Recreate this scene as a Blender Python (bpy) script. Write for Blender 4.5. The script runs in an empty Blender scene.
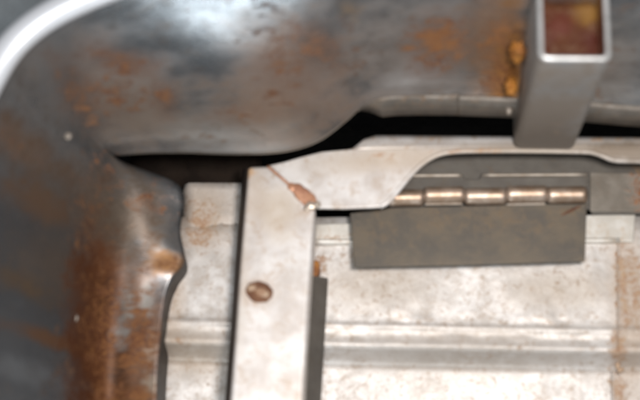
import bpy, bmesh, math, random
from mathutils import Vector, Matrix, noise
random.seed(7)
S = bpy.context.scene
COL = S.collection

# ------------------------------------------------------------------ camera
F = 1200.0                                     # focal length in photo pixels (640 wide)
zw = Vector((-61, 412, 1200)).normalized()     # the sheet's normal in camera axes
xw = Vector((1, 0, 0)); xw = (xw - zw * xw.dot(zw)).normalized()
yw = zw.cross(xw)
W = Matrix((xw, yw, zw))                       # camera axes -> world axes
CAM = -(W @ Vector((0, 0, -0.60)))             # centre of the view meets z = 0 at the origin
cd = bpy.data.cameras.new('camera'); cam = bpy.data.objects.new('camera', cd); COL.objects.link(cam)
cam.matrix_world = Matrix.Translation(CAM) @ W.to_4x4()
cd.sensor_width = 36.0; cd.lens = 36.0 * F / 640.0
cd.clip_start = 0.01; cd.clip_end = 50
cd.dof.use_dof = True; cd.dof.focus_distance = 0.700; cd.dof.aperture_fstop = 67.5 / 11.0
S.camera = cam

def P(px, py, z):
    """point of the place on the level z seen at a photo pixel"""
    d = W @ Vector((px - 320, 200 - py, -F))
    return CAM + d * ((z - CAM.z) / d.z)

# ------------------------------------------------------------------ light
w = bpy.data.worlds.new('World'); S.world = w; w.use_nodes = True
bg = w.node_tree.nodes['Background']
bg.inputs[0].default_value = (0.80, 0.90, 1.0, 1); bg.inputs[1].default_value = 0.07
S.view_settings.view_transform = 'Standard'; S.view_settings.look = 'None'
S.view_settings.exposure = 0; S.view_settings.gamma = 1; S.view_settings.use_curve_mapping = False

def area(name, loc, target, size, power, col=(1, 1, 1), size_y=None):
    l = bpy.data.lights.new(name, 'AREA'); l.energy = power; l.color = col
    l.shape = 'RECTANGLE' if size_y else 'SQUARE'; l.size = size
    if size_y: l.size_y = size_y
    o = bpy.data.objects.new(name, l); COL.objects.link(o); o.location = loc
    o.rotation_euler = (Vector(target) - Vector(loc)).to_track_quat('-Z', 'Y').to_euler()
    return o
area('key_lamp', (0.10, -0.125, 0.53), (0.01, -0.11, 0), 0.07, 2.45, (1.0, 0.95, 0.915))
area('rim_highlight_lamp', (-0.05, -0.36, 1.27), (-0.10, 0.03, 0.14), 0.30, 5.0, (0.95, 0.98, 1.0))  # unseen lamp added to put the highlight on the rolled rim
area('panel_highlight_lamp', (-0.05, -0.98, 0.20), (-0.04, 0.04, 0.11), 0.16, 1.75, (0.86, 0.95, 1.0))  # unseen lamp added low in front for the highlight on the upper panel

# ------------------------------------------------------------------ materials
def blobs(*rows):
    """rows (px, py, z, rx, ry, strength) in photo pixels -> places on the metal where rust sits"""
    return [(P(a, b, z), rx * 0.0005, ry * 0.00053, s) for a, b, z, rx, ry, s in rows]

def metal(name, a, b, rough=0.4, metallic=0.6, rust=(), rust_col=((0.16, 0.055, 0.02), (0.36, 0.15, 0.05)),
          base_rust=0.0, scale=60.0, bump=0.25, stretch=(1, 1, 1), pit=0.5, tint=(0.30, 0.20, 0.12), tint_amt=0.35, film=(), rsoft=(0.34, 0.80), film_rough=0.25, spec=0.5):
    m = bpy.data.materials.new(name); m.use_nodes = True
    nt = m.node_tree; N = nt.nodes; L = nt.links
    bs = N['Principled BSDF']
    bs.inputs['Specular IOR Level'].default_value = spec
    def sock(s, v):
        if hasattr(v, 'is_output') or isinstance(v, bpy.types.NodeSocket): L.new(v, s)
        else: s.default_value = v
    def math_(op, x, y=0.0, clamp=False):
        n = N.new('ShaderNodeMath'); n.operation = op; n.use_clamp = clamp
        sock(n.inputs[0], x); sock(n.inputs[1], y); return n.outputs[0]
    def mix(f, x, y):
        n = N.new('ShaderNodeMix'); n.data_type = 'RGBA'; sock(n.inputs[0], f)
        sock(n.inputs[6], x if not isinstance(x, tuple) else x + (1,)); sock(n.inputs[7], y if not isinstance(y, tuple) else y + (1,))
        return n.outputs[2]
    def ramp(v, lo, hi):
        n = N.new('ShaderNodeMapRange'); n.interpolation_type = 'SMOOTHSTEP'
        sock(n.inputs[0], v); n.inputs[1].default_value = lo; n.inputs[2].default_value = hi; return n.outputs[0]
    pos = N.new('ShaderNodeNewGeometry').outputs['Position']
    mp = N.new('ShaderNodeMapping'); L.new(pos, mp.inputs[0]); mp.inputs['Scale'].default_value = stretch
    seed = random.random() * 10; mp.inputs['Location'].default_value = (seed, seed * .7, seed * .3)
    def ns(sc, det=6, rg=0.6, dist=0.0):
        n = N.new('ShaderNodeTexNoise'); L.new(mp.outputs[0], n.inputs['Vector'])
        n.inputs['Scale'].default_value = sc; n.inputs['Detail'].default_value = det; n.inputs['Roughness'].default_value = rg
        n.inputs['Distortion'].default_value = dist; return n.outputs[0]
    n1 = ns(scale); n2 = ns(scale * 3.1, 8, 0.7, 0.6); n3 = ns(scale * 11, 4, 0.6); n4 = ns(scale * 0.45, 4, .55, .4)
    base = mix(ramp(n1, 0.36, 0.64), a, b)
    base = mix(math_('MULTIPLY', ramp(n2, 0.48, 0.72), tint_amt), base, tint)
    fsum = math_('ADD', 0.0, 0.0)
    for fx, fy, fz_, frx, fry, fs, fc in film:      # soft tint patches: stains, plus some painted shade and a highlight
        c, rx, ry, _ = blobs((fx, fy, fz_, frx, fry, 1))[0]
        v = N.new('ShaderNodeVectorMath'); v.operation = 'SUBTRACT'; L.new(pos, v.inputs[0]); v.inputs[1].default_value = c
        u = N.new('ShaderNodeVectorMath'); u.operation = 'MULTIPLY'; L.new(v.outputs[0], u.inputs[0])
        u.inputs[1].default_value = (1 / rx, 1 / ry, 0.25 / max(rx, ry))
        ln = N.new('ShaderNodeVectorMath'); ln.operation = 'LENGTH'; L.new(u.outputs[0], ln.inputs[0])
        e = math_('ADD', ln.outputs['Value'], math_('MULTIPLY', math_('SUBTRACT', n1, 0.5), 1.6))
        e = math_('ADD', e, math_('MULTIPLY', math_('SUBTRACT', n2, 0.5), 1.4))
        fmask = math_('MULTIPLY', math_('SUBTRACT', 1.0, ramp(e, 0.25, 1.25)), fs)
        base = mix(fmask, base, fc); fsum = math_('MAXIMUM', fsum, fmask)
    field = None
    for c, rx, ry, s in rust:
        v = N.new('ShaderNodeVectorMath'); v.operation = 'SUBTRACT'; L.new(pos, v.inputs[0]); v.inputs[1].default_value = c
        u = N.new('ShaderNodeVectorMath'); u.operation = 'MULTIPLY'; L.new(v.outputs[0], u.inputs[0])
        u.inputs[1].default_value = (1 / rx, 1 / ry, 0.25 / max(rx, ry))
        ln = N.new('ShaderNodeVectorMath'); ln.operation = 'LENGTH'; L.new(u.outputs[0], ln.inputs[0])
        g = math_('MULTIPLY', math_('SUBTRACT', 1.0, math_('MULTIPLY', ln.outputs['Value'], 0.6), True), s)
        field = g if field is None else math_('MAXIMUM', field, g)
    if field is None: field = math_('ADD', 0.0, 0.0)
    nn = math_('ADD', math_('MULTIPLY', n2, 0.65), math_('MULTIPLY', n4, 0.35))
    k = math_('ADD', math_('ADD', field, base_rust), math_('MULTIPLY', math_('SUBTRACT', nn, 0.5), 2.6))
    mask = ramp(k, *rsoft)
    rc = mix(ramp(n3, 0.35, 0.68), rust_col[0], rust_col[1])
    rc = mix(ramp(n1, 0.42, 0.66), rc, rust_col[1])
    col = mix(math_('MULTIPLY', mask, 0.92), base, rc)
    L.new(col, bs.inputs['Base Color'])
    L.new(math_('MULTIPLY', math_('SUBTRACT', 1.0, math_('MAXIMUM', math_('MULTIPLY', mask, 0.85), math_('MULTIPLY', fsum, 0.72))), metallic), bs.inputs['Metallic'])
    r = math_('ADD', math_('ADD', rough, math_('MULTIPLY', math_('SUBTRACT', n2, 0.5), 0.28)), math_('MULTIPLY', math_('MAXIMUM', mask, math_('MULTIPLY', fsum, .6)), film_rough if film else 0.25), True)
    L.new(r, bs.inputs['Roughness'])
    bp = N.new('ShaderNodeBump'); bp.inputs['Strength'].default_value = bump; bp.inputs['Distance'].default_value = 0.0012
    h = math_('ADD', math_('ADD', n1, math_('MULTIPLY', n2, 0.35)), math_('MULTIPLY', math_('MULTIPLY', n3, mask), 1.1))
    L.new(h, bp.inputs['Height']); L.new(bp.outputs[0], bs.inputs['Normal'])
    return m

M = {}
M['panel'] = metal('dark_panel_steel', (0.285, 0.30, 0.315), (0.165, 0.172, 0.18), 0.27, 0.78, blobs(
    (500, 66, .08, 24, 46, .75), (240, 140, .05, 110, 14, .32), (105, 88, .09, 60, 22, .55), (280, 92, .08, 50, 16, .6), (140, 345, .018, 34, 80, .8), (90, 220, .05, 60, 60, .34),
    (128, 71, .09, 40, 9, .72), (75, 95, .09, 22, 26, .62), (165, 98, .08, 18, 14, .62), (318, 62, .08, 30, 14, .72), (285, 90, .07, 40, 14, .66), (438, 48, .08, 40, 16, .72), (235, 112, .07, 50, 10, .6), (110, 85, .09, 45, 26, .50), (70, 95, .09, 30, 30, .45), (125, 72, .09, 30, 8, .45), (160, 100, .08, 20, 14, .4), (290, 75, .08, 45, 30, .45),
    (340, 40, .09, 40, 18, .55), (250, 105, .07, 60, 22, .35), (440, 48, .09, 40, 24, .55), (490, 60, .08, 40, 45, .5),
    (600, 70, .08, 45, 35, .55), (30, 160, .09, 30, 22, .4),
    (100, 330, .03, 20, 90, .8), (108, 390, .02, 30, 40, .8), (140, 300, .02, 30, 60, .45), (172, 268, .015, 22, 16, .7), (140, 395, .014, 30, 16, .9),
    (150, 200, .03, 30, 30, .6), (115, 180, .04, 40, 30, .5), (120, 250, .035, 60, 40, .5), (60, 330, .06, 40, 8, .4), (75, 160, .06, 40, 20, .3)),
    rust_col=((0.10, 0.032, 0.012), (0.23, 0.095, 0.028)), rsoft=(0.36, 0.80), film_rough=.50, scale=58, stretch=(.7, 1.2, 1), tint=(0.15, 0.10, 0.065), tint_amt=.6, bump=.20, film=(
    (75, 250, .06, 80, 100, .75, (0.085, 0.058, 0.040)), (120, 215, .04, 60, 50, .6, (0.13, 0.08, 0.04)), (5, 290, .10, 75, 150, .8, (0.036, 0.040, 0.046)), (25, 150, .10, 30, 24, .7, (0.12, 0.07, 0.04)), (35, 195, .09, 24, 18, .65, (0.13, 0.07, 0.035)), (20, 275, .10, 26, 14, .7, (0.11, 0.065, 0.03)), (65, 345, .05, 34, 8, .8, (0.13, 0.06, 0.025)), (30, 375, .07, 34, 12, .6, (0.15, 0.16, 0.17)), (60, 270, .06, 30, 30, .5, (0.12, 0.085, 0.06)),  # broad dark patches paint the wall's shade, the grey one a highlight; rest stains
    (115, 90, .09, 75, 30, .6, (0.19, 0.115, 0.07)), (230, 130, .06, 170, 26, .55, (0.19, 0.145, 0.105)), (290, 88, .08, 75, 34, .55, (0.22, 0.125, 0.07)), (55, 60, .11, 24, 50, .5, (0.10, 0.11, 0.115)),  # dark grey patch inside the rim paints the shade of the curve
    (430, 60, .08, 110, 40, .5, (0.23, 0.165, 0.12)), (600, 70, .08, 60, 40, .5, (0.2, 0.14, 0.09)), (512, 72, .08, 18, 46, .95, (0.34, 0.14, 0.02)), (490, 45, .08, 30, 40, .6, (0.20, 0.085, 0.02)), (347, 30, .09, 15, 8, .6, (0.26, 0.14, 0.04)), (128, 71, .09, 34, 7, .4, (0.14, 0.05, 0.018)), (75, 95, .09, 20, 22, .3, (0.14, 0.055, 0.022)), (165, 98, .08, 16, 12, .3, (0.15, 0.055, 0.02)), (318, 62, .08, 26, 12, .35, (0.19, 0.075, 0.028)), (285, 88, .07, 34, 12, .25, (0.17, 0.07, 0.028)), (438, 48, .08, 34, 14, .3, (0.17, 0.065, 0.026)), (235, 112, .07, 44, 8, .25, (0.16, 0.075, 0.035)),
    (105, 345, .02, 22, 110, .95, (0.15, 0.05, 0.014)), (140, 345, .015, 34, 90, .8, (0.135, 0.055, 0.018)), (168, 266, .018, 22, 12, .95, (0.25, 0.11, 0.022)), (130, 402, .017, 40, 22, .8, (0.13, 0.05, 0.014)), (128, 306, .02, 9, 20, .85, (0.27, 0.27, 0.25)), (148, 300, .019, 9, 20, .8, (0.28, 0.27, 0.25)), (150, 350, .018, 8, 20, .8, (0.40, 0.32, 0.25)), (95, 345, .02, 13, 90, .8, (0.08, 0.026, 0.010)), (112, 300, .024, 13, 22, .8, (0.05, 0.022, 0.012)), (118, 368, .018, 14, 22, .8, (0.055, 0.025, 0.012)), (150, 385, .018, 9, 12, .8, (0.33, 0.27, 0.21)), (122, 335, .018, 9, 14, .75, (0.25, 0.25, 0.24)), (142, 325, .018, 8, 10, .8, (0.06, 0.028, 0.013))))
M['lip'] = metal('lip_steel', (0.40, 0.35, 0.295), (0.28, 0.24, 0.195), 0.5, 0.35, blobs((440, 95, .05, 60, 8, .3)), rust_col=((0.25, 0.15, 0.09), (0.36, 0.26, 0.18)), base_rust=.12, scale=70)
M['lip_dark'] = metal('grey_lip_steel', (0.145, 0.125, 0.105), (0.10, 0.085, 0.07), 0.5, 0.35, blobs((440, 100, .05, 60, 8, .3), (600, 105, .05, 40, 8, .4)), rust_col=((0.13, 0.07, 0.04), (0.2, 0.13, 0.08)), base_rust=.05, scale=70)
M['rim'] = metal('highlight_rim_steel', (0.82, 0.85, 0.90), (0.76, 0.80, 0.85), 0.34, 0.35, tint_amt=.05, scale=30, bump=.05)  # pale base colour paints the highlight along the rim
M['plate'] = metal('pale_frame_steel', (0.80, 0.77, 0.75), (0.60, 0.545, 0.505), 0.42, 0.25, blobs(
    (250, 172, .03, 9, 16, .9), (275, 212, .03, 16, 22, .38), (258, 225, .03, 16, 20, .32), (380, 155, .03, 16, 6, .5), (330, 155, .03, 40, 7, .3),
    (480, 151, .03, 50, 4, .6), (260, 300, .03, 18, 12, .4), (245, 180, .03, 5, 60, .4), (400, 140, .025, 70, 6, .38), (600, 140, .025, 40, 6, .6)),
    rust_col=((0.36, 0.17, 0.08), (0.52, 0.34, 0.20)), scale=60, tint=(0.46, 0.34, 0.24), tint_amt=.8, bump=.10, film=(
    (400, 158, .03, 70, 16, .6, (0.46, 0.36, 0.26)), (278, 212, .03, 26, 28, .6, (0.48, 0.38, 0.27)), (255, 190, .03, 14, 40, .5, (0.46, 0.36, 0.27)), (340, 165, .03, 50, 14, .35, (0.5, 0.40, 0.30)),
    (540, 148, .03, 110, 10, .8, (0.36, 0.29, 0.22)), (240, 280, .03, 9, 70, .4, (0.5, 0.42, 0.33)), (632, 150, .03, 50, 16, .9, (0.26, 0.20, 0.145)), (259, 292, .03, 17, 14, .7, (0.42, 0.28, 0.18))))
M['sheet'] = metal('pale_floor_sheet', (0.72, 0.69, 0.665), (0.54, 0.495, 0.455), 0.45, 0.25, blobs(
    (622, 285, 0, 8, 60, .75), (618, 350, 0, 12, 22, .9), (625, 390, 0, 9, 30, .8), (634, 300, 0, 18, 60, .7),
    (560, 285, 0, 45, 18, .28), (205, 225, 0, 24, 34, .72), (200, 205, 0, 22, 16, .6), (180, 345, 0, 20, 20, .5), (172, 290, 0, 14, 60, .42), (200, 365, 0, 30, 20, .4),
    (340, 262, 0, 22, 16, .4), (480, 352, 0, 40, 10, .4), (320, 262, 0, 8, 12, .8), (380, 290, 0, 60, 20, .22)),
    rust_col=((0.33, 0.16, 0.08), (0.48, 0.33, 0.21)), scale=115, tint=(0.36, 0.26, 0.18), tint_amt=.9, bump=.30, film=(
    (560, 290, 0, 60, 22, .5, (0.45, 0.36, 0.27)), (380, 285, 0, 60, 26, .45, (0.46, 0.37, 0.28)), (205, 215, 0, 36, 40, .6, (0.44, 0.32, 0.22)), (190, 350, 0, 40, 24, .55, (0.43, 0.33, 0.23)),
    (470, 355, 0, 120, 14, .55, (0.40, 0.35, 0.30)), (630, 310, 0, 22, 100, .6, (0.40, 0.29, 0.20)), (470, 335, 0, 160, 10, .3, (0.5, 0.43, 0.36)), (172, 300, 0, 16, 60, .5, (0.42, 0.30, 0.2))))
M['rail'] = metal('pale_rail_steel', (0.72, 0.69, 0.64), (0.58, 0.54, 0.48), 0.45, 0.25, blobs((335, 240, 0, 25, 8, .5), (628, 240, 0, 14, 10, .6)),
    rust_col=((0.36, 0.18, 0.09), (0.50, 0.35, 0.22)), scale=80, tint=(0.50, 0.39, 0.28), tint_amt=.7, bump=.14)
M['hinge'] = metal('grey_hinge_steel', (0.132, 0.106, 0.076), (0.095, 0.082, 0.067), 0.5, 0.3, blobs(
    (470, 222, .014, 110, 14, .3), (560, 245, .014, 40, 16, .2), (390, 235, .014, 40, 20, .3), (570, 211, .014, 13, 4, .55)),
    rust_col=((0.15, 0.095, 0.05), (0.21, 0.14, 0.075)), scale=75, tint=(0.20, 0.15, 0.10), tint_amt=.25, bump=.10, rsoft=(0.1, 1.0))
M['knuckle'] = metal('bright_knuckle_steel', (0.55, 0.44, 0.36), (0.33, 0.23, 0.16), 0.45, 0.7, base_rust=.10,
    rust_col=((0.24, 0.12, 0.06), (0.44, 0.28, 0.17)), scale=120, tint=(0.42, 0.27, 0.17), tint_amt=.6, bump=.1)
M['backing'] = metal('dull_backing_steel', (0.135, 0.122, 0.105), (0.105, 0.093, 0.08), 0.5, 0.3, blobs((640, 190, 0, 16, 40, .7), (480, 175, 0, 20, 12, .4)),
    rust_col=((0.13, 0.07, 0.03), (0.20, 0.12, 0.06)), scale=70, tint=(0.13, 0.10, 0.07), tint_amt=.5, bump=.12)
M['fold'] = metal('tan_backing_steel', (0.25, 0.22, 0.185), (0.18, 0.155, 0.125), 0.5, 0.3, blobs((640, 200, 0, 14, 30, .7)), scale=70, tint=(0.18, 0.13, 0.09))
M['tube'] = metal('grey_tube_steel', (0.37, 0.38, 0.385), (0.27, 0.275, 0.28), 0.4, 0.55, blobs((540, 140, .05, 40, 20, .3)), scale=55, film=((540, 138, .04, 70, 40, .9, (0.17, 0.135, 0.105)),),
    rust_col=((0.22, 0.14, 0.09), (0.3, 0.22, 0.15)), tint=(0.26, 0.22, 0.18), tint_amt=.3, bump=.08)
M['tube_in'] = metal('rusty_tube_inside', (0.075, 0.018, 0.011), (0.10, 0.035, 0.013), 0.5, 0.1, base_rust=.12, rust_col=((0.085, 0.02, 0.011), (0.17, 0.075, 0.018)), scale=70, film=((582, 24, .10, 16, 16, .95, (0.20, 0.10, 0.02)), (570, 4, .10, 60, 11, .9, (0.10, 0.105, 0.105)), (556, 36, .1, 14, 18, .7, (0.11, 0.02, 0.011))))
M['cut'] = metal('bright_cut_steel', (0.72, 0.72, 0.72), (0.55, 0.55, 0.54), 0.35, 0.5, scale=150, tint_amt=.2)
M['weld'] = metal('copper_weld', (0.62, 0.33, 0.20), (0.44, 0.21, 0.13), 0.42, 0.4, base_rust=.0, scale=150, tint=(0.62, 0.40, 0.28), tint_amt=.5)
M['gold'] = metal('orange_rust_weld', (0.42, 0.17, 0.025), (0.22, 0.075, 0.014), 0.6, 0.1, bump=.5, scale=110, tint=(0.55, 0.30, 0.07), tint_amt=.5)
M['rustspot'] = metal('brown_rust', (0.10, 0.036, 0.018), (0.19, 0.085, 0.04), 0.75, 0.1, scale=150, tint=(0.42, 0.25, 0.15), tint_amt=.5, bump=.4)
M['dot'] = metal('grey_spatter', (0.27, 0.235, 0.20), (0.2, 0.17, 0.14), 0.5, 0.3, scale=150)
M['dim'] = metal('slit_shade_brown', (0.024, 0.017, 0.013), (0.014, 0.010, 0.008), 0.85, 0.0, spec=.05, scale=60, tint=(0.03, 0.018, 0.012))  # near-black and matt: the slit's shade put into the colour
M['shade_black'] = metal('black_gap_shade', (0.010, 0.009, 0.0085), (0.007, 0.0065, 0.006), 0.9, 0.0, spec=.03, scale=60, tint=(0.025, 0.02, 0.017))  # near-black for the skirt and pan, painting the gap's shade
M['flake'] = metal('pale_brown_scale', (0.34, 0.20, 0.12), (0.44, 0.31, 0.21), 0.6, 0.0, scale=150, bump=.4)
M['tip'] = metal('pale_spatter', (0.66, 0.58, 0.50), (0.5, 0.42, 0.34), 0.3, 0.6, scale=150)
M['ground'] = metal('dark_ground', (0.33, 0.36, 0.38), (0.22, 0.24, 0.25), 0.7, 0.0, scale=12, tint=(0.08, 0.07, 0.06))
M['shade_brown'] = metal('edge_shade_brown', (0.040, 0.029, 0.023), (0.028, 0.021, 0.017), 0.6, 0.2, scale=60, tint=(0.06, 0.04, 0.03))  # dark brown that paints shade at the bar's left edge and flange gap

# ------------------------------------------------------------------ helpers
def thing(name, label, cat, loc, group=None):
    o = bpy.data.objects.new(name, None); COL.objects.link(o); o.location = loc; o.empty_display_size = .01
    o['label'] = label; o['category'] = cat
    if group: o['group'] = group
    return o

def mesh(name, verts, faces, mat, parent=None, smooth=False, bevel=0.0, mats=None, fmat=None, seg=2, angle=35):
    off = Vector((0, 0, 0)); q = parent
    while q is not None: off += q.location; q = q.parent
    me = bpy.data.meshes.new(name); me.from_pydata([tuple(Vector(v) - off) for v in verts], [], faces)
    bm = bmesh.new(); bm.from_mesh(me); bmesh.ops.recalc_face_normals(bm, faces=bm.faces); bm.to_mesh(me); bm.free()
    for x in (mats or [mat]): me.materials.append(x)
    if fmat:
        for p, i in zip(me.polygons, fmat): p.material_index = i
    for p in me.polygons: p.use_smooth = smooth
    o = bpy.data.objects.new(name, me); COL.objects.link(o)
    if parent is not None: o.parent = parent
    if bevel:
        b = o.modifiers.new('bevel', 'BEVEL'); b.width = bevel; b.segments = seg; b.limit_method = 'ANGLE'; b.angle_limit = math.radians(angle)
        for p in me.polygons: p.use_smooth = True
        try: b.harden_normals = True
        except Exception: pass
    return o

def prism(outline, thick):
    """outline: world points of the top face (each its own height); goes down by thick"""
    n = len(outline)
    v = [Vector(p) for p in outline] + [Vector(p) - Vector((0, 0, thick)) for p in outline]
    f = [list(range(n)), list(range(2 * n - 1, n - 1, -1))] + [[i, i + n, (i + 1) % n + n, (i + 1) % n] for i in range(n)]
    return v, f

def cr(p0, p1, p2, p3, t):
    return 0.5 * ((2 * p1) + (p2 - p0) * t + (2 * p0 - 5 * p1 + 4 * p2 - p3) * t * t + (3 * p1 - p0 - 3 * p2 + p3) * t ** 3)
def spline(pts, n):
    """Catmull-Rom through pts, n samples a span"""
    pts = [Vector(p) for p in pts]; out = []
    for i in range(len(pts) - 1):
        a, b = pts[i], pts[i + 1]
        p0 = pts[i - 1] if i else a * 2 - b; p3 = pts[i + 2] if i + 2 < len(pts) else b * 2 - a
        for k in range(n): out.append(cr(p0, a, b, p3, k / n))
    out.append(pts[-1]); return out

def grid_mesh(rows):
    nv = len(rows[0]); v = [p for r in rows for p in r]
    f = [[i * nv + j, i * nv + j + 1, (i + 1) * nv + j + 1, (i + 1) * nv + j] for i in range(len(rows) - 1) for j in range(nv - 1)]
    return v, f

def sweep(path, r, seg=10, flat=1.0, cap=True):
    v = []; f = []; n = len(path)
    rr = r if hasattr(r, '__len__') else [r] * n
    up = Vector((0, 0, 1))
    for i, p in enumerate(path):
        t = (path[min(i + 1, n - 1)] - path[max(i - 1, 0)]).normalized()
        s = t.cross(up).normalized(); u = s.cross(t)
        for k in range(seg):
            a = 2 * math.pi * k / seg
            v.append(p + s * (math.cos(a) * rr[i]) + u * (math.sin(a) * rr[i] * flat))
    for i in range(n - 1):
        for k in range(seg): f.append([i * seg + k, i * seg + (k + 1) % seg, (i + 1) * seg + (k + 1) % seg, (i + 1) * seg + k])
    if cap: f += [list(range(seg)), list(range((n - 1) * seg, n * seg))]
    return v, f

def lump(c, rx, ry, rz, rough=.18, seed=0, nu=14, nv=8, rot=0.0):
    v = []; f = []; cs, sn = math.cos(rot), math.sin(rot)
    for j in range(nv + 1):
        th = math.pi * j / nv
        for i in range(nu):
            a = 2 * math.pi * i / nu
            d = Vector((math.sin(th) * math.cos(a), math.sin(th) * math.sin(a), math.cos(th)))
            k = 1 + rough * noise.noise(d * 2.1 + Vector((seed * 3.7, seed, 0)))
            x, y = d.x * rx * k, d.y * ry * k
            v.append(c + Vector((x * cs - y * sn, x * sn + y * cs, d.z * rz * k)))
    for j in range(nv):
        for i in range(nu): f.append([j * nu + i, j * nu + (i + 1) % nu, (j + 1) * nu + (i + 1) % nu, (j + 1) * nu + i])
    return v, f

def solid(o, t, off=-1):
    s = o.modifiers.new('thickness', 'SOLIDIFY'); s.thickness = t; s.offset = off; return o

# ------------------------------------------------------------------ the setting
g = 1.6
o = mesh('ground', [(-g, -g, -.16), (g, -g, -.16), (g, g, -.16), (-g, g, -.16)], [[0, 1, 2, 3]], M['ground']); o['kind'] = 'structure'

# ------------------------------------------------------------------ ribbed floor sheet
t = thing('ribbed_sheet', 'pale ribbed sheet metal floor with brown stains under the hinge and upright bar', 'metal sheet', P(450, 320, 0))
prof = [(218, 0), (300, 0), (321, 0), (325, .0003), (328, .0008), (331, .0003), (336, .0000), (341, .0003), (345.5, .0009), (347.5, .0003), (349.5, -.004), (352, -.0085), (355, -.0125), (359, -.0145), (366, -.015), (440, -.015)]
rows = []
xs = [150 + i * 6 for i in range(int((720 - 150) / 6) + 1)]
xs = sorted(xs + [616, 617.5, 619, 620.5, 622])
ps = spline([Vector((a, b * 1000, 0)) for a, b in prof], 5)
for x in xs:
    col = []
    for q in ps:
        y, z = q.x, q.y / 1000
        yy = y + (x - 420) * 0.022 if y > 300 else y + (x - 420) * .022 * max(0, (y - 240) / 60)
        edge = min(1, max(0, (x - 617) / 4)); z = z + .0016 * edge
        p = P(x, yy, 0)
        z += .0008 * noise.noise(p * 28) + .0004 * noise.noise(p * 110) + .0004 * noise.noise(p * 200)
        col.append(Vector((p.x, p.y, z)))
    rows.append(col)
v, f = grid_mesh(rows)
solid(mesh('sheet', v, f, M['sheet'], t, smooth=True), .0014)
# the tongue that runs on beside the upright bar
rows = []
for i in range(13):
    x = 177 + i * 6.2; col = []
    drop = .012 * max(0, (2.2 - i) / 2.2) ** 2
    for j in range(12):
        y = 184 + j * 7
        if i == 0: y = max(y, 190)
        p = P(x, y, 0); p.z += .0018 - .0036 * min(1, max(0, (y - 222) / 36)) - drop - .0006 * noise.noise(p * 40)
        col.append(p)
    rows.append(col)
v, f = grid_mesh(rows)
solid(mesh('sheet_tongue', v, f, M['sheet'], t, smooth=True), .0014)
# scale of rust along the lap of the sheet
for k in range(46):
    y = 256 + k * 3.3 + random.uniform(-2, 2); z = .0012 if y < 345 else (-.008 if y < 372 else -.0138)
    v, f = lump(P(618 + random.uniform(-3, 3) + (k % 5) * .8, y, z), random.uniform(.0006, .0016), random.uniform(.0008, .002), .0005, .6, k, 9, 5)
    mesh('rust_flake', v, f, M['flake'], t, smooth=True)

# ------------------------------------------------------------------ flat rail behind the hinge
t = thing('flat_rail', 'pale flat rail running behind the grey hinge leaf', 'rail', P(480, 230, 0))
v, f = prism([P(306, 224, .005), P(306, 244.5, .005), P(634, 242, .005), P(636, 213, .005)], .0044)
mesh('rail_bar', v, f, M['rail'], t, bevel=.0008)
v, f = sweep([P(x, 241.5 - (x - 306) * .004, .0050) for x in range(308, 632, 12)], .0012, 8, .7)
mesh('rail_ridge', v, f, M['rail'], t, smooth=True)

# ------------------------------------------------------------------ backing plate
t = thing('backing_plate', 'dull grey backing plate in the shade above the hinge knuckles', 'metal plate', P(520, 180, 0))
v, f = prism([P(395, 146, .009), P(388, 208, .009), P(590, 209, .009), P(592, 213.5, .009), P(680, 214, .009), P(680, 140, .009)], .0020)
mesh('plate', v, f, M['backing'], t, bevel=.0006)
v, f = prism([P(590, 172, .0105), P(590, 211, .0105), P(680, 212, .0105), P(680, 174, .0105)], .0014)
mesh('lower_fold', v, f, M['fold'], t, bevel=.0005)

# ------------------------------------------------------------------ hinge
t = thing('hinge', 'grey steel hinge with worn shiny knuckles and a broad plain leaf', 'hinge', P(468, 215, .010))
lz = .0145
top = spline([P(349, 214, lz), P(386, 210, lz), P(424, 206.5, lz)], 4)
out = [P(350, 213, lz), P(354, 267, lz), P(470, 264.5, lz), P(585, 261, lz), P(587, 203.5, lz), P(547, 204, lz), P(505, 205, lz), P(464, 206, lz), P(423, 207, lz), P(390, 208, lz)]
v, f = prism(out, .0016); leaf = mesh('leaf', v, f, M['hinge'], t, bevel=.0004)
for x0, x1 in ((425, 462), (507, 545)):       # thin bright edges of the gaps under two knuckles
    v, f = prism([P(x0, 203.6, lz + .0002), P(x0, 205.2, lz + .0002), P(x1, 204.6, lz + .0002), P(x1, 203, lz + .0002)], .001)
    mesh('gap_edge', v, f, M['lip'], leaf)
v, f = sweep([P(561 + 20 * k / 9, 215.5 - 10 * k / 9, lz + .0001) for k in range(10)], [.0002 + .0005 * math.sin(math.pi * k / 9) for k in range(10)], 6, .5)
mesh('scratch', v, f, M['rustspot'], leaf, smooth=True)
uz = .0120
v, f = prism([P(402, 174, uz), P(396, 199, uz), P(588, 197, uz), P(588, 172, uz), P(482, 173, uz), P(479, 179, uz), P(465, 179, uz), P(462, 173.5, uz)], .0026)
upper = mesh('upper_leaf', v, f, M['backing'], t, bevel=.0004)
for x0, x1 in ((408, 462), (482, 587)):
    y0 = 175.8
    v, f = sweep([P(x0 + (x1 - x0) * k / 12, y0 - (x0 + (x1 - x0) * k / 12 - 408) * .006, uz + .0006) for k in range(13)], [.0006] + [.00115] * 11 + [.0006], 8)
    mesh('leaf_edge', v, f, M['lip'], upper, smooth=True)
kn = [(388, 423.2, 198.2), (424, 463.8, 195.4), (464.5, 505.6, 196.6), (506.3, 546.6, 194.6), (547.2, 586, 195.2)]
kz = .0150
for i, (x0, x1, y) in enumerate(kn):
    n = 12; r = .0042; path = []; rr = []
    for k in range(n + 1):
        q = k / n; path.append(P(x0 + (x1 - x0) * q, y - q * .6, kz)); rr.append(r * (1 - .10 * max(0, (abs(q - .5) - .44) / .06)))
    v, f = sweep(path, rr, 20); mesh('knuckle', v, f, M['knuckle'], t, smooth=True)
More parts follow.
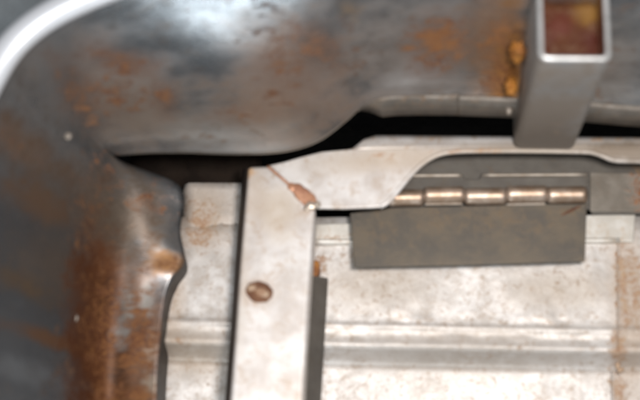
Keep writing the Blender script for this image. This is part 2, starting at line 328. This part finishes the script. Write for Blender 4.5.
v, f = sweep([P(386, 197.5, kz), P(480, 196, kz), P(587.5, 194.5, kz)], .0022, 12); mesh('pin', v, f, M['backing'], t, smooth=True)

# ------------------------------------------------------------------ frame: upright bar, cross plate, weld
t = thing('corner_frame', 'pale welded corner frame with a copper coloured weld and a curved cut over the hinge', 'frame', P(285, 260, 0))
fz = .030
bar = [P(248, 166.5, fz), P(244, 215, fz), P(240, 264, fz), P(235.5, 330, fz), P(230, 400, fz), P(226.5, 440, fz), P(301, 440, fz), P(303.5, 400, fz), P(309, 300, fz), P(315.5, 209, fz), P(290, 185, fz), P(268, 165.5, fz)]
v, f = prism(bar, .018); bar_o = mesh('upright_bar', v, f, M['plate'], t, bevel=.0018, seg=4)
l0 = [(248, 168), (244, 215), (240, 264), (235.5, 330), (230, 400), (226.5, 440)]
fold = [[P(x + .5, y, fz - .0010), P(x - 2.2, y, fz - .0045), P(x - 4.6, y, fz - .0125), P(x - 4.6, y, fz - .026)] for x, y in l0]
v, f = grid_mesh(fold); solid(mesh('side_shade_fold', v, f, M['shade_brown'], t, smooth=True), .0005, 0)  # dark material paints the shade down the bar's left edge
low = [(316.5, 208, fz), (345, 208.3, fz), (372, 207.5, fz), (380, 207, fz), (387, 203.5, fz), (393, 197, fz), (402, 186, fz), (412, 174, fz), (422, 164.5, fz), (434, 157, fz), (448, 153, fz), (470, 151.6, fz),
       (520, 151.4, fz), (580, 152.2, fz), (594, 153.6, fz), (604, 157, fz), (613, 160.5, fz), (630, 161.5, fz), (700, 163, fz)]
lowp = [P(*q) for q in low]
up = [(700, 150, fz), (610, 147.5, fz), (520, 146.8, fz), (430, 147.5, fz), (350, 149, fz), (322, 151.5, fz), (302, 156.5, fz), (285, 161.5, fz), (269, 165, fz)]
v, f = prism(lowp + [P(*q) for q in up], .0022); cp = mesh('cross_plate', v, f, M['plate'], t, bevel=.0007, seg=3)
# rolled edge along the curved cut
pth = spline([P(a, b - .5, fz - .0004) for a, b, c in low[3:]], 3)
v, f = sweep(pth, .0012, 8); mesh('rolled_edge', v, f, M['plate'], cp, smooth=True)
# flange bent down beyond the plate
rows = []
for k in range(30):
    x = 348 + k * 12; tx = min(1, k / 1.4)
    a = P(x, 149.3 - .02 * k * (x < 620), fz - .0003); b = P(x + 4, 149 - 14 * tx + (.008 * (x - 348)), fz - .004 * tx)
    rows.append([a, a.lerp(b, .3), a.lerp(b, .65), b])
v, f = grid_mesh(rows); solid(mesh('bent_flange', v, f, M['plate'], t, smooth=True), .0016)
# weld: a thin run along the mitre that fattens at the inner corner
seam = [P(267.5 + 48.5 * q, 166 + 41 * q, fz + .0001) for q in [k / 24 for k in range(25)]]
rr = [.0006 + .0040 * max(0, (k / 24 - .42)) ** .8 * (1 if k < 22 else .9) for k in range(25)]
rr = [x * (1 + .06 * math.sin(i * 2.1)) for i, x in enumerate(rr)]
v, f = sweep(seam, rr, 12, .18); wd = mesh('weld_seam', v, f, M['weld'], t, smooth=True)
for k, (x, y, rx) in enumerate(((292, 187, 5), (298, 190, 7.5), (303, 195, 9), (309, 200, 9))):
    v, f = lump(P(x, y, fz), rx * .0005, rx * .0004, .0005, .25, k, rot=-.8); mesh('weld_ripple', v, f, M['weld'], wd, smooth=True)
for k, (x, y, r) in enumerate(((311, 206, 6.5), (317, 205, 4), (307, 209, 3.5))):
    v, f = lump(P(x, y, fz), r * .0005, r * .0004, .0013, .3, k + 9); mesh('weld_tip', v, f, M['tip'], wd, smooth=True)
# plug weld with rust on the bar
v, f = lump(P(259, 292, fz), .0064, .0050, .0006, .16, 4, 36, 12, -.4); pl = mesh('plug_weld', v, f, M['rustspot'], t, smooth=True)
v, f = lump(P(262, 292.5, fz + .0005), .0036, .0021, .0005, .3, 5, 14, 8, -.4); mesh('weld_core', v, f, M['flake'], pl, smooth=True)
v, f = lump(P(252, 288, fz + .0004), .0022, .0016, .0003, .4, 6); mesh('weld_core', v, f, M['flake'], pl, smooth=True)

# ------------------------------------------------------------------ right side of the bar as a dark strip, shade painted in
t = thing('bar_side_strip', 'narrow strip for the right side of the upright bar, its shade painted dark grey', 'metal strip', P(314, 340, 0))
v, f = prism([P(300, 273, .024), P(328, 277.5, .003), P(326, 315, .003), P(318.5, 440, .003), P(290, 440, .024)], .003)
mesh('strip', v, f, M['backing'], t, bevel=.0006)
v, f = prism([P(308, 259, .011), P(319, 260, .011), P(320, 270, .011), P(316, 279, .011), P(306, 278, .011)], .008)
mesh('rusty_tab', v, f, M['gold'], t, bevel=.001)

# ------------------------------------------------------------------ square tube
tb = .031
A = P(513.5, 148, tb); B = P(575, 149, tb)
wdt = (B - A).length; ex = (B - A).normalized(); ey = Vector((-ex.y, ex.x, 0))
def proj(p):
    q = W.transposed() @ (p - CAM); return 320 + F * q.x / -q.z, 200 - F * q.y / -q.z
zt = .06
for _ in range(400):
    if proj(Vector((A.x, A.y, zt)))[1] <= 60: break
    zt += .0005
t = thing('square_tube', 'grey square steel tube standing on end with a rusty red inside', 'tube', (A + B) / 2 + ey * wdt / 2)
def ring(inset, rad, z, n=5):
    w0 = wdt - 2 * inset; h0 = wdt * 1.3 - 2 * inset; pts = []
    for cx, cy, a0 in ((inset + w0 - rad, inset + rad, -90), (inset + w0 - rad, inset + h0 - rad, 0), (inset + rad, inset + h0 - rad, 90), (inset + rad, inset + rad, 180)):
        for k in range(n + 1):
            a = math.radians(a0 + 90 * k / n); pts.append(A + ex * (cx + rad * math.cos(a)) + ey * (cy + rad * math.sin(a)))
    return [Vector((p.x, p.y, z)) for p in pts]
th = .0023
rings = [ring(0, .0035, tb), ring(0, .0035, tb + .01), ring(0, .0035, zt - .0008), ring(.0008, .003, zt), ring(th - .0006, .002, zt), ring(th, .0018, zt - .0008), ring(th, .0018, tb)]
n = len(rings[0]); v = [p for r in rings for p in r]; f = []; fm = []
for i in range(len(rings) - 1):
    for k in range(n):
        f.append([i * n + k, i * n + (k + 1) % n, (i + 1) * n + (k + 1) % n, (i + 1) * n + k]); fm.append(0 if i < 2 else 1 if i < 5 else 2)
mesh('tube_wall', v, f, None, t, smooth=True, mats=[M['tube'], M['cut'], M['tube_in']], fmat=fm)
for k, (x, y, z, r) in enumerate(((518, 50, .090, .0034), (517, 54, .088, .0036), (511, 84, .068, .0030), (511, 89, .067, .0028))):
    v, f = lump(P(x, y, z - .0025), r, r * .95, r * 1.3, .7, k + 20, 20, 12); mesh('weld_bead', v, f, M['gold'], t, smooth=True)
zi = zt - .014; rows_ = []
for i in range(9):
    rows_.append([A + ex * (th + (wdt - 2 * th) * i / 8) + ey * (th + (wdt * 1.3 - 2 * th) * j / 8) + Vector((0, 0, zi - A.z - .003 * j / 8 + .0022 * noise.noise(Vector((i * .5, j * .5, 3))))) for j in range(9)])
v, f = grid_mesh(rows_); solid(mesh('rusty_plug', v, f, M['tube_in'], t, smooth=True), .0015)
v, f = lump(P(509, 110, .045), .0016, .0026, .0016, .2, 31); mesh('weld_drip', v, f, M['dot'], t, smooth=True)

# ------------------------------------------------------------------ big curved panel
ST = [
 [(157, 500, .019), (130, 500, .0175), (98, 500, .017), (45, 495, .060), (-70, 480, .13)],
 [(157, 400, .019), (130, 400, .0175), (98, 400, .017), (45, 395, .060), (-70, 380, .13)],
 [(160, 345, .019), (135, 338, .0185), (100, 328, .020), (45, 310, .065), (-70, 270, .13)],
 [(166, 298, .019), (140, 290, .0205), (105, 277, .026), (45, 248, .070), (-60, 200, .13)],
 [(174, 277, .019), (145, 268, .023), (108, 254, .031), (45, 222, .073), (-55, 172, .13)],
 [(184, 260, .019), (150, 250, .026), (110, 235, .036), (45, 200, .076), (-45, 150, .13)],
 [(179, 232, .020), (147, 220, .030), (110, 206, .042), (48, 170, .080), (-35, 118, .135)],
 [(181, 190, .025), (146, 186, .035), (110, 177, .048), (54, 140, .085), (-14, 80, .135)],
 [(142, 172, .031), (122, 165, .041), (100, 153, .053), (58, 115, .087), (-3, 57, .135)],
 [(100, 158, .040), (95, 147, .050), (86, 133, .061), (63, 92, .090), (16, 30, .135)],
 [(132, 152, .046), (127, 140, .0525), (120, 122, .062), (101, 76, .091), (58, 3, .135)],
 [(180, 150.5, .048), (178, 138, .054), (175, 118, .0645), (165, 66, .095), (115, -18, .137)],
 [(240, 152, .047), (240, 140, .053), (238, 115, .0662), (230, 55, .100), (190, -45, .14)],
 [(285, 149.5, .047), (284, 136, .0535), (282, 109, .0675), (280, 48, .102), (270, -60, .142)],
 [(318, 139, .048), (316, 125, .0548), (314, 97, .0692), (312, 40, .102), (320, -65, .143)],
 [(345, 119, .050), (343, 106, .0562), (341, 82, .0685), (343, 32, .100), (360, -65, .143)],
 [(366, 101, .052), (366, 91, .0568), (367, 70, .0675), (371, 25, .096), (385, -65, .143)],
 [(392, 94, .053), (393, 85, .0572), (396, 65, .0672), (400, 20, .095), (410, -65, .143)],
 [(452, 93.5, .053), (453, 85, .0572), (454, 66, .0672), (455, 20, .095), (458, -65, .143)],
 [(462, 94, .0518), (462, 85.5, .056), (462, 66.5, .066), (462, 20.5, .0938), (464, -65, .142)],
 [(512, 96, .052), (512, 88, .056), (512, 68, .066), (512, 22, .0938), (512, -65, .142)],
 [(580, 100, .052), (580, 91, .056), (580, 71, .066), (580, 24, .0938), (580, -65, .142)],
 [(640, 105, .052), (640, 96, .056), (640, 75, .066), (640, 28, .0938), (640, -65, .142)],
 [(740, 112, .052), (740, 103, .056), (740, 82, .066), (740, 33, .0938), (740, -65, .142)],
]
NS, NR = 8, 8
lines = [spline([P(*q) for q in st], NR) for st in ST]
cols = list(zip(*lines))
sm = [spline(c, NS) for c in cols]             # [r][s]
for r in range(1, len(sm)):                    # the pressed corner is smooth: even the rows out along their length
    for _ in range(int(min(70, 5 * r))):
        q = sm[r]; sm[r] = [q[0]] + [q[i] * .5 + (q[i - 1] + q[i + 1]) * .25 for i in range(1, len(q) - 1)] + [q[-1]]
def dent(p, r):
    return (.0016 * noise.noise(p * 17 + Vector((3, 1, 0))) + .0007 * noise.noise(p * 45)) * min(1, r / 8)
rows = [[p + Vector((0, -.4, .9)) * dent(p, r) for p in row] for r, row in enumerate(sm)]
t = thing('curved_panel', 'large dark grey rust stained curved panel sweeping round the top and left', 'body panel', P(100, 158, .012))
v, f = grid_mesh(rows); solid(mesh('panel_skin', v, f, M['panel'], t, smooth=True), .0014, 1)
edge = rows[0]; rim = rows[-1]
i0 = 9 * NS
v, f = sweep([p + Vector((0, 0, -.0004)) for p in edge[i0:]], .0011, 8); mesh('lip_edge', v, f, M['lip'], t, smooth=True)
fr = []
for k in range(16 * NS - 4, len(edge)):
    a = edge[k]; q = min(1, (k - 16 * NS + 4) / 10); px, py = proj(a)
    fr.append([a + Vector((0, 0, -.0012)), a.lerp(P(px, py + 20 * q, .040), .5), P(px, py + 20 * q, .040)])
v, f = grid_mesh(fr); solid(mesh('lip_flange', v, f, M['lip_dark'], t, smooth=True), .0012)
v, f = sweep([p + Vector((0, 0, -.0025)) for p in rim[:18 * NS]], .0062, 16, .8); mesh('rolled_rim', v, f, M['rim'], t, smooth=True)
# dark strip standing in for the shaded gap under the flange
fr = [[p + Vector((-.0004, 0, -.0002)), p + Vector((-.0006, 0, -.006)), Vector((p.x - .0015, p.y, -.016))] for p in edge[:6 * NS]]
v, f = grid_mesh(fr); mesh('flange_gap_shade', v, f, M['shade_brown'], t, smooth=True)
# added skirt behind the rim, near-black so the gap reads as shade
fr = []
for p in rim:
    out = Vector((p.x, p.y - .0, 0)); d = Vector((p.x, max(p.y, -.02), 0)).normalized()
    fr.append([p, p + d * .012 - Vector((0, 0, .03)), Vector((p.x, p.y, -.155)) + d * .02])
v, f = grid_mesh(fr); mesh('shade_skirt', v, f, M['shade_black'], t, smooth=True)
for x, y, z, r in ((68, 136, .084, 3.4), (99, 163, .044, 3.4), (74, 318, .043, 4.0), (148, 217, .031, 2.2)):
    v, f = lump(P(x, y, z), r * .0005, r * .0005, .0007, .2, x); mesh('weld_spatter', v, f, M['dot'], t, smooth=True)

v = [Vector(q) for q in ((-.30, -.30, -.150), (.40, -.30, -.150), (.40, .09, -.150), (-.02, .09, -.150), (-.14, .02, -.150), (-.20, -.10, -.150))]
mesh('shade_pan', *prism(v, .002), M['shade_black'], t)  # pan added under the gap, near-black to keep it as dark as shade
# inner wall in the slit under the lip, its shade painted near-black
t = thing('inner_wall', 'inner wall seen through the slit under the curved lip, painted near-black brown for shade', 'wall', P(215, 150, -.02))
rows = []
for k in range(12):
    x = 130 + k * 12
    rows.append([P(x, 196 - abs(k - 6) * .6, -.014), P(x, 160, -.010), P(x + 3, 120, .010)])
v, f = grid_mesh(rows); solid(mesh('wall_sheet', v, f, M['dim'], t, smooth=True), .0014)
